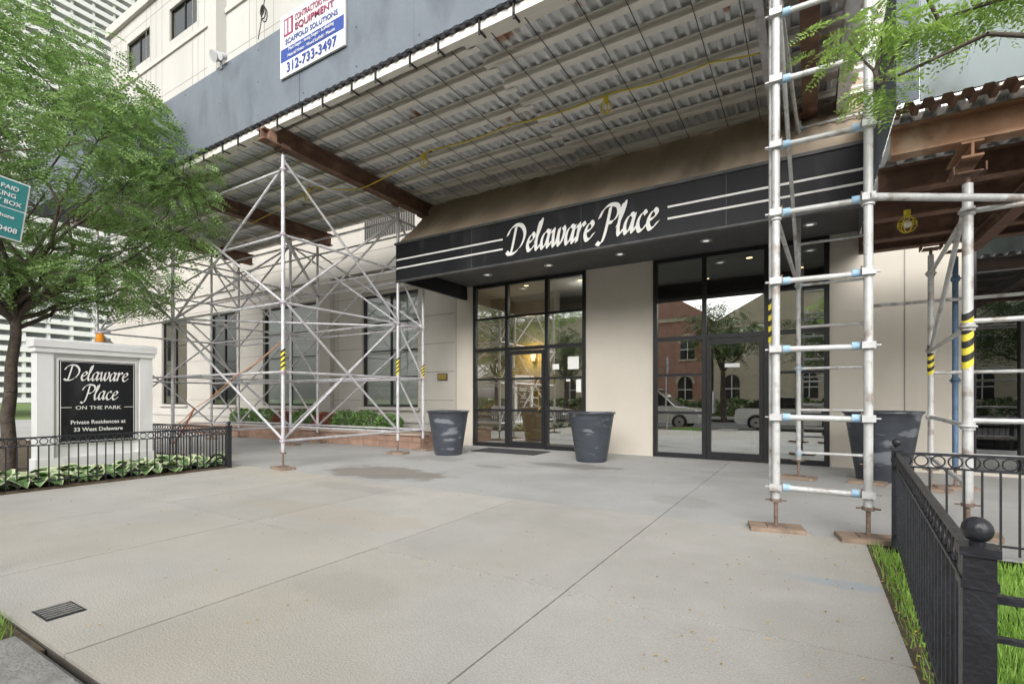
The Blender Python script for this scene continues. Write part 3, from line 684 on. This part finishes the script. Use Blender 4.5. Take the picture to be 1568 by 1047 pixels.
b=MB(); fence(b,(.62,5.17),(.40,1.85),.80); fence(b,(.40,1.85),(4.2,1.85),.70,ringed=False,posts=(0,1)); fence(b,(.62,5.17),(4.2,5.17),.80,posts=(0,1)); b.build('iron_fence')
b=MB(); fence(b,(-9.0,5.0),(-9.0,1.25),.72); fence(b,(-9.0,5.0),(-14.5,5.0),.72,posts=(0,1)); fence(b,(-9.0,1.25),(-14.5,1.25),.72,posts=(0,1)); b.build('iron_fence')
# ---------------------------------------------------------------- monument sign
ms=empty('monument_sign'); b=MB(); sx0,sx1,sy0,sy1=-10.55,-10.3,2.76,4.34
b.box(sx0+.03,sx1-.06,sy0+.06,sy1-.06,.02,2.0,'white_paint')
b.box(sx0,sx1,sy0,sy0+.2,.03,1.98,'white_paint'); b.box(sx0,sx1,sy1-.2,sy1,.03,1.98,'white_paint')
b.bbox(sx0-.03,sx1+.03,sy0-.03,sy1+.03,1.98,2.06,.01,'white_paint'); b.bbox(sx0-.05,sx1+.05,sy0-.05,sy1+.05,2.06,2.2,.03,'white_paint')
b.box(sx0-.02,sx1+.02,sy0-.02,sy1+.02,.02,.3,'white_paint')
b.box(sx1-.058,sx1-.03,sy0+.24,sy1-.24,.5,1.9,'letter_white'); b.box(sx1-.03,sx1-.02,sy0+.27,sy1-.27,.53,1.87,'black_sign')
b.build('pillar_frame',ms)
rx=(R90,0,R90); yc=(sy0+sy1)/2; fx=sx1-.016
b=MB()
for y0,y1 in ((sy0+.29,yc-.36),(yc+.36,sy1-.29)): b.box(fx-.004,fx+.001,y0,y1,1.10,1.108,'letter_white')
fr=[(sy0+.285,sy1-.285,.545,.551),(sy0+.285,sy1-.285,1.85,1.856)]
for y0,y1,z0,z1 in fr: b.box(fx-.004,fx+.001,y0,y1,z0,z1,'letter_white')
for y0 in (sy0+.285,sy1-.291): b.box(fx-.004,fx+.0005,y0,y0+.006,.551,1.85,'letter_white')
b.build('rules',ms)
script_text('Delaware',(fx,yc-.02,1.55),rx,.116,.145,'letter_white',ms,True,nibw=.15); script_text('Place',(fx,yc+.02,1.23),rx,.116,.145,'letter_white',ms,True,nibw=.15)
text('ON THE PARK',.085,(fx,yc,1.07),rx,'letter_white',ms,0,sx=1.15)
text('Private Residences at',.088,(fx,yc,.83),rx,'letter_white',ms,.001,sx=1.0); text('33 West Delaware',.088,(fx,yc,.71),rx,'letter_white',ms,.001,sx=1.0)
b=MB(); b.lathe((-10.42,3.6,2.2),[(.07,0),(.07,.04),(.06,.04),(.055,.14),(.03,.17),(.001,.175)],'beacon_orange',16); b.lathe((-10.42,3.6,2.2),[(.09,0),(.09,.015),(.06,.016)],'rod_black',16); b.build('warning_beacon')
ps=empty('parking_sign'); b=MB()
def tl(y,z,x=-5.0,a=math.radians(-7)):
    return (x,1.12+y*math.cos(a)-z*math.sin(a)*1,2.64+y*math.sin(a)+z*math.cos(a))
def tq(y0,y1,z0,z1,x,m,t=.004):
    v=[tl(y0,z0,x),tl(y1,z0,x),tl(y1,z1,x),tl(y0,z1,x)]; v+=[(p[0]-t,p[1],p[2]) for p in v]
    b.add(v,[(0,1,2,3),(7,6,5,4),(0,4,5,1),(1,5,6,2),(2,6,7,3),(3,7,4,0)],m)
tq(-.16,.16,-.22,.22,-5.0,'sign_white'); tq(-.15,.15,-.21,-.0,-4.996,'sign_teal',.002); tq(-.15,.15,.01,.21,-4.996,'sign_teal',.002)
b.cyl((-5.04,.96,-.1),(-5.04,1.0,2.95),.03,'galv',8); b.build('panel_and_pole',ps)
for s,z,h in (('2 HR PAID',.14,.045),('PARKING',.085,.045),('AT PAY BOX',.03,.045),('Pay by Phone',-.07,.038),('Zone 20408',-.17,.052)):
    p=tl(0,z,-4.993); text(s,h,p,(R90+0,math.radians(7),R90),'sign_white',ps,.0005)
# ---------------------------------------------------------------- planters
def pot(x,y,s=1.0):
    b=MB(); pr=[(.001,.0),(.32,0),(.33,.02),(.37,.25),(.41,.5),(.45,.75),(.475,.9),(.49,.96),(.52,.97),(.52,1.0),(.48,1.0),(.45,.93),(.44,.85)]
    b.lathe((x,y,0),[(r*s*.92,z*s*.98) for r,z in pr],'pot',36); b.lathe((x,y,.83*s),[(.001,.03),(.43*s*.92,0)],'soil',24); b.build('planter_pot')
pot(-6.95,8.75); pot(-3.75,9.3); pot(.95,9.45,1.08)
b=MB(); x=-20; 
for z0,z1,off in ((0,.16,0),(.165,.32,.3)):
    x=-20+off
    while x<-8.2: 
        w=random.uniform(.5,.8); b.bbox(x,min(x+w,-8.2)-.01,9.25,9.5,z0,z1,.012,'planter_stone'); x+=w
    y=9.5
    while y<10.7: b.bbox(-8.42,-8.2,y+.01,min(y+.45,10.75),z0,z1,.012,'planter_stone'); y+=.46
x=-20
while x<-8.2: b.bbox(x,min(x+1.2,-8.15)-.008,9.2,9.55,.325,.40,.015,'coping'); x+=1.2
b.box(-20,-8.42,9.5,YF-.01,0,.32,'soil'); b.build('planter_wall')
# ---------------------------------------------------------------- foliage
def mk(name,V,F,mats,MI=None,parent=None):
    me=bpy.data.meshes.new(name); me.from_pydata(V,[],F)
    for m in mats: me.materials.append(MATS[m])
    if MI is not None: me.polygons.foreach_set('material_index',MI)
    o=bpy.data.objects.new(name,me); COL.objects.link(o); 
    if parent: o.parent=parent
    return o
def shrub_leaves(c,r,n,size):
    d=rng.normal(size=(n,3)); d/=np.linalg.norm(d,axis=1)[:,None]; p=d*(rng.uniform(.5,1,n)**.5)[:,None]*np.array(r)+np.array(c)
    p[:,2]=np.maximum(p[:,2],c[2]-r[2]*.4)
    a=rng.normal(size=(n,3)); a/=np.linalg.norm(a,axis=1)[:,None]; bb=np.cross(a,rng.normal(size=(n,3))); bb/=np.linalg.norm(bb,axis=1)[:,None]
    s=size*rng.uniform(.6,1.3,n)[:,None]
    V=np.stack([p-a*s,p+bb*s*.5,p+a*s,p-bb*s*.5],1).reshape(-1,3); return V
def quads(n,o=0): return [tuple(range(o+4*i,o+4*i+4)) for i in range(n)]
for k,(x,m,r) in enumerate(((-14.6,'leaf_red',.4),(-13.6,'leaf_shrub',.5),(-12.6,'leaf_red',.4),(-11.7,'leaf_shrub',.5),(-10.9,'leaf_shrub',.5),(-10.0,'leaf_shrub',.38),(-15.8,'leaf_shrub',.5),(-17,'leaf_shrub',.5))):
    V=shrub_leaves((x,9.95,.55),(r*1.15,.40,r*.75),1500,.045); mk('shrub',V.tolist(),quads(1500),[m])
V=np.concatenate([shrub_leaves((x,-11.0,.55),(1.1,.6,.75),700,.13) for x in np.arange(-26,14,1.7)]); mk('hedge',V.tolist(),quads(len(V)//4),['leaf_dark'])
V=[];F=[];MI=[]
def hosta(cx,cy,s):
    n=random.randint(13,18)
    for i in range(n):
        a=random.uniform(0,6.28); L=s*random.uniform(.55,1); w=L*.36; up=random.uniform(.5,1.0)
        ca,sa=math.cos(a),math.sin(a)
        for j in range(6):
            t=j/5; rad=L*(.15+.95*t); z=.03+L*up*(.9*t*1.0-0.85*t*t)*1.5
            ww=w*math.sin(math.pi*min(1,.08+t*.92))**.8*(1 if t<1 else 0)+.002
            for q in (-1,-.74,0,.74,1):
                V.append((cx+ca*rad-sa*ww*q,cy+sa*rad+ca*ww*q,z+abs(q)*ww*.35))
        o=len(V)-30
        for j in range(5):
            for q in range(4): F.append((o+j*5+q,o+j*5+q+1,o+j*5+q+6,o+j*5+q+5)); MI.append(1 if q in(0,3) else 0)
for y in np.arange(1.5,5.0,.33):
    hosta(-9.32+random.uniform(-.06,.06),y,.40); hosta(-9.85+random.uniform(-.1,.1),y+.15,.44)
for x in np.arange(-13.8,-10.3,.45): hosta(x,1.75,.36); hosta(x,4.72,.33)
mk('hosta_plants',V,F,['hosta_green','hosta_edge'],MI)
def fronds(P,D,L,pairs,lw):
    n=len(P)
    up=np.array([0,0,1.]); D=D/np.linalg.norm(D,axis=1)[:,None]
    Sd=np.cross(D,up+rng.normal(0,.5,(n,3))); Sd/=np.linalg.norm(Sd,axis=1)[:,None]
    out=[]
    for j in range(pairs):
        t=(j+.6)/pairs
        c=P+D*(L*t)[:,None]+np.array([0,0,-1.])*(L*.35*t*t)[:,None]
        ll=(L*.26*(1-.35*abs(t-.5)*2))[:,None]
        for sg in (-1,1):
            tip=c+(Sd*sg*.92+D*.35)*ll+rng.normal(0,.006,(n,3)); mid=(c+tip)/2
            out.append(np.stack([c,mid+D*ll*lw,tip,mid-D*ll*lw],1))
    A=np.stack(out,1).reshape(-1,3); return A
def branch(b,p,q,r0,r1,seg=5,wob=.08,m='bark'):
    p=Vector(p);q=Vector(q);pts=[p]
    for i in range(1,seg): pts.append(p.lerp(q,i/seg)+Vector((random.uniform(-1,1),random.uniform(-1,1),random.uniform(-.3,.8)))*wob*(q-p).length*.5)
    pts.append(q)
    for i in range(seg):
        b.cyl(pts[i],pts[i+1],r0+(r1-r0)*i/seg,m,8,r2=r0+(r1-r0)*(i+1)/seg,cap=False)
    return pts
def tree(base,trunk_h,r,clumps,leaf,nf,L0,pairs,lw,crown_r,name='honey_locust_tree',flat=.42):
    b=MB(); e=empty(name)
    top=Vector(base)+Vector((random.uniform(-.1,.1),random.uniform(-.1,.1),trunk_h))
    branch(b,base,top,r*1.25,r*.8,6,.03)
    mains=[]
    for k,c in enumerate(clumps):
        c=Vector(c)
        if k%4==0 or not mains:
            pts=branch(b,top+Vector((0,0,-random.uniform(0,.3))),c,r*.5,r*.1,6,.12); mains.append(pts)
        else:
            al=[p for pts in mains for p in pts[1:]]; s_=min(al,key=lambda p:(p-c).length+ (0 if p.z<c.z else .6))
            branch(b,s_,c,r*.17,r*.05,4,.12)
    b.build('trunk_and_limbs',e)
    PP=[];DD=[]
    for c in clumps:
        c=np.array(c); n=nf; cr_=crown_r*rng.uniform(.7,1.25)
        d=rng.normal(size=(n,3)); d/=np.linalg.norm(d,axis=1)[:,None]
        rad=rng.uniform(.15,1,n)**.6; off=d*rad[:,None]*np.array([cr_,cr_,cr_*flat])
        PP.append(c+off); dd=off.copy(); dd[:,2]*=.3; dd[:,2]-=.12*cr_; DD.append(dd+rng.normal(0,.25*cr_,(n,3))*np.array([1,1,.4]))
    P=np.concatenate(PP);D=np.concatenate(DD);L=L0*rng.uniform(.7,1.25,len(P))
    V=fronds(P,D,L,pairs,lw); mk('foliage',V.tolist(),quads(len(V)//4),[leaf],None,e)
    return e
cl=[]; c0=np.array([-11.6,2.9,5.0]); tries=0
while len(cl)<98:
    tries+=1
    d=rng.normal(size=3); d/=np.linalg.norm(d); rr=rng.uniform(.3,1)**.5
    p=c0+d*rr*np.array([2.8,2.6,2.8])
    if p[2]<2.75: continue
    if p[0]>-9.0 and p[2]<3.5: continue
    if min([np.linalg.norm((p-q)*np.array([1,1,1.6])) for q in cl]+[9])<.55 and tries<3000: continue
    cl.append(p)
cl.sort(key=lambda p:np.linalg.norm(p-c0))
tree((-11.6,2.75,0),2.7,.085,cl,'leaf_locust',96,.27,7,.30,.58)
cl=[(.44,4.59,3.6),(.26,4.59,4.0),(.45,4.7,4.1),(.66,4.6,3.92),(.8,4.67,4.0),(.97,4.6,3.98),(1.18,4.67,3.96),(1.35,4.4,4.0),(1.5,4.5,4.2),(.6,4.3,4.5),(1.3,4.2,4.7),(2.2,4.0,4.4),(2.8,3.6,4.9),(2.0,3.2,5.0),(1.2,3.6,5.2),(3.5,3.2,5.3),(3.0,4.5,5.4),(3.8,2.4,4.9),(2.4,2.2,5.3)]
tree((3.3,3.5,-.02),3.0,.08,cl,'leaf_near',36,.2,10,.2,.25)
# ---------------------------------------------------------------- across the street (mirrored in the glass)
for (x,y,h) in ((-4.3,-9.3,3.0),(-14.5,-9.5,2.9),(.9,-9.4,3.1),(-20,-9.4,2.9),(8.3,-9.5,3.0),(-27,-12,3.6)):
    cl=[]
    for k in range(34):
        d=rng.normal(size=3); d/=np.linalg.norm(d); cl.append(np.array([x,y,h+1.7])+d*rng.uniform(.3,1)*np.array([2.4,2.0,2.3]))
    tree((x,y,-.1),h,.14,cl,'leaf_dark',40,.5,4,.45,.9,'street_tree')
def house(x0,x1,y,h,mat,gable):
    e=empty('brick_house' if mat=='brick_red' else 'stone_house'); b=MB()
    b.box(x0,x1,y-10,y,-.1,h,mat); xc=(x0+x1)/2
    if gable:
        b.add([(x0-.2,y+.2,h),(x1+.2,y+.2,h),(xc,y+.2,h+3.0),(x0-.2,y-10,h),(x1+.2,y-10,h),(xc,y-10,h+3.0)],[(0,1,2),(3,5,4),(0,2,5,3),(1,4,5,2)],mat)
    b.box(x0-.15,x1+.15,y+.002,y+.15,h-.3,h,'brick_buff')
    w=(x1-x0); nwin=max(2,int(w/2.6))
    for f in range(int(h/3.2)):
        for i in range(nwin):
            cx=x0+w*(i+.5)/nwin; z0=1.2+3.2*f; R_=.55
            b.box(cx-R_,cx+R_,y+.003,y+.04,z0,z0+1.3,'car_glass')
            vs=[(cx,y+.04,z0+1.3)]+[(cx+R_*math.cos(math.pi*k/10),y+.04,z0+1.3+R_*math.sin(math.pi*k/10)) for k in range(11)]
            b.add(vs,[(0,k+1,k+2) for k in range(10)],'car_glass')
            b.box(cx-.72,cx+.72,y+.003,y+.12,z0-.15,z0,'brick_buff'); b.box(cx-.03,cx+.03,y+.04,y+.06,z0,z0+1.8,'letter_white'); b.box(cx-R_,cx+R_,y+.04,y+.058,z0+.75,z0+.82,'letter_white')
            for k in range(10):
                a=math.pi*(k+.5)/10; b.rbox((cx+.68*math.cos(a),y+.05,z0+1.3+.68*math.sin(a)),(.11,.05,.1),0,'brick_buff')
    b.build('walls_and_windows',e)
house(-26,-17,-19,8.5,'brick_buff',False); house(-16.5,-7,-20,7.8,'brick_red',True); house(-6.5,4,-19.5,7,'brick_buff',True); house(4.5,14,-20,9,'brick_buff',True)
def car(xc,yc,L,W,prof,roof,name,zg=-.13):
    e=empty(name); b=MB(); x0=xc-L/2
    def loft(pf,ins,m):
        k=len(pf)
        zc=sum(p[1] for p in pf)/k; xm=sum(p[0] for p in pf)/k; v=[]
        for j in range(4):
            sc_=.97 if j in(0,3) else 1
            yy=[-W/2,-(W/2-.08),W/2-.08,W/2][j]
            for p in pf:
                ti=ins*max(0,(p[1]-.9))
                v.append((x0+xm+(p[0]-xm)*sc_,yc+yy*(1-ti),zg+zc+(p[1]-zc)*sc_))
        f=[]
        for j in range(3):
            for i in range(k): f.append((j*k+i,j*k+(i+1)%k,(j+1)*k+(i+1)%k,(j+1)*k+i))
        f.append(tuple(range(k))[::-1]); f.append(tuple(range(3*k,4*k)))
        b.add(v,f,m)
    loft(prof,.0,'car_white'); loft(roof,.28,'car_glass')
    mz=max(p[1] for p in roof); tx=[p for p in roof if p[1]>mz-.12]
    b.box(x0+min(p[0] for p in tx)+.02,x0+max(p[0] for p in tx)-.02,yc-W/2*.8,yc+W/2*.8,zg+mz-.03,zg+mz+.02,'car_white')
    xm=(roof[0][0]+roof[-1][0])/2
    b.box(x0+xm-.10,x0+xm,yc-W/2*.93,yc+W/2*.93,zg+.9,zg+mz-.02,'car_white')
    for wx in (L*.19,L*.8):
        for s_ in (-1,1):
            yy=yc+s_*(W/2-.1); b.cyl((x0+wx,yy-.11,zg+.34),(x0+wx,yy+.13,zg+.34),.34,'tyre',24)
            yo=yc+s_*(W/2+.035); b.cyl((x0+wx,yo-.01,zg+.34),(x0+wx,yo+.01,zg+.34),.22,'rim',16); b.cyl((x0+wx,yo-.005,zg+.34),(x0+wx,yo+.016,zg+.34),.06,'tyre',10)
    for ya,yb in ((-W/2+.1,-W/2+.45),(W/2-.45,W/2-.1)): b.box(x0-.01,x0+.05,yc+ya,yc+yb,zg+.62,zg+.74,'text_red')
    b.build('body_and_wheels',e)
suv=[(0,.35),(.02,.95),(.1,1.05),(3.5,1.05),(4.55,.92),(4.68,.6),(4.65,.28),(.1,.25)]
suvr=[(.12,1.04),(.35,1.72),(.6,1.85),(2.7,1.82),(3.6,1.04)]
car(-6.6,-2.9,4.7,1.9,suv,suvr,'parked_suv')
sed=[(0,.4),(.05,.88),(.3,.95),(3.4,.92),(4.4,.75),(4.6,.5),(4.5,.25),(.1,.25)]
sedr=[(.35,.93),(1.0,1.33),(1.5,1.42),(2.4,1.38),(3.35,.92)]
car(-.6,-3.0,4.6,1.8,sed,sedr,'parked_sedan')
car(-13.5,-3.0,4.6,1.8,sed,sedr,'parked_sedan')
# ---------------------------------------------------------------- distant high-rise
e=empty('high_rise_tower'); b=MB(); b.box(-240,-200,40,88,-.1,150,'tower_glass'); b.build('core',e); b=MB()
for f in range(50):
    z=3*f; b.box(-199.9,-197.6,39,89,z,z+.55,'tower_white'); b.box(-197.75,-197.6,39,89,z+.55,z+1.5,'tower_white')
    b.box(-241,-198,37.5,39.9,z,z+.45,'tower_white'); b.box(-241,-198,37.5,37.7,z+.45,z+1.3,'tower_white')
for y in np.arange(39,89.5,5.5): b.box(-200,-198.2,y,y+.7,0,150,'tower_white')
b.build('balconies',e)
e=empty('apartment_block'); b=MB(); b.box(-75,-50,-2,8,-.1,30,'brick_buff')
for f in range(9):
    for y in np.arange(-1,7.5,1.7): b.box(-50,-49.95,y,y+.9,1.5+3.2*f,3.3+3.2*f,'car_glass')
b.build('walls',e)
# ---------------------------------------------------------------- camera, light
cam=bpy.data.cameras.new('Camera'); co=bpy.data.objects.new('Camera',cam); COL.objects.link(co)
co.location=(0,0,1.25); co.rotation_euler=(R90,0,math.radians(31.1)); cam.sensor_width=36; cam.lens=36*756/1568
cam.shift_y=(610-523.5)/1568; cam.clip_end=3000; cam.clip_start=.05
S.camera=co
w=bpy.data.worlds.new('World'); S.world=w; w.use_nodes=True; nt=w.node_tree; bg=nt.nodes['Background']
sky=nt.nodes.new('ShaderNodeTexSky'); sky.sky_type='NISHITA'; sky.sun_disc=False
SE,SR=math.radians(30),math.radians(158)
sky.sun_elevation=SE; sky.sun_rotation=SR; sky.dust_density=5; sky.air_density=1.5
hs=nt.nodes.new('ShaderNodeHueSaturation'); hs.inputs['Saturation'].default_value=.10; hs.inputs['Value'].default_value=1.65
nt.links.new(sky.outputs[0],hs.inputs['Color']); nt.links.new(hs.outputs[0],bg.inputs[0]); bg.inputs[1].default_value=.15
sl=bpy.data.lights.new('Sun','SUN'); sl.energy=1.4; sl.angle=math.radians(50); sl.color=(1,.99,.97)
so=bpy.data.objects.new('Sun',sl); COL.objects.link(so)
d=Vector((math.sin(SR)*math.cos(SE),math.cos(SR)*math.cos(SE),math.sin(SE)))
so.rotation_euler=d.to_track_quat('Z','Y').to_euler()
S.view_settings.view_transform='Standard'; S.view_settings.look='None'; S.view_settings.exposure=0
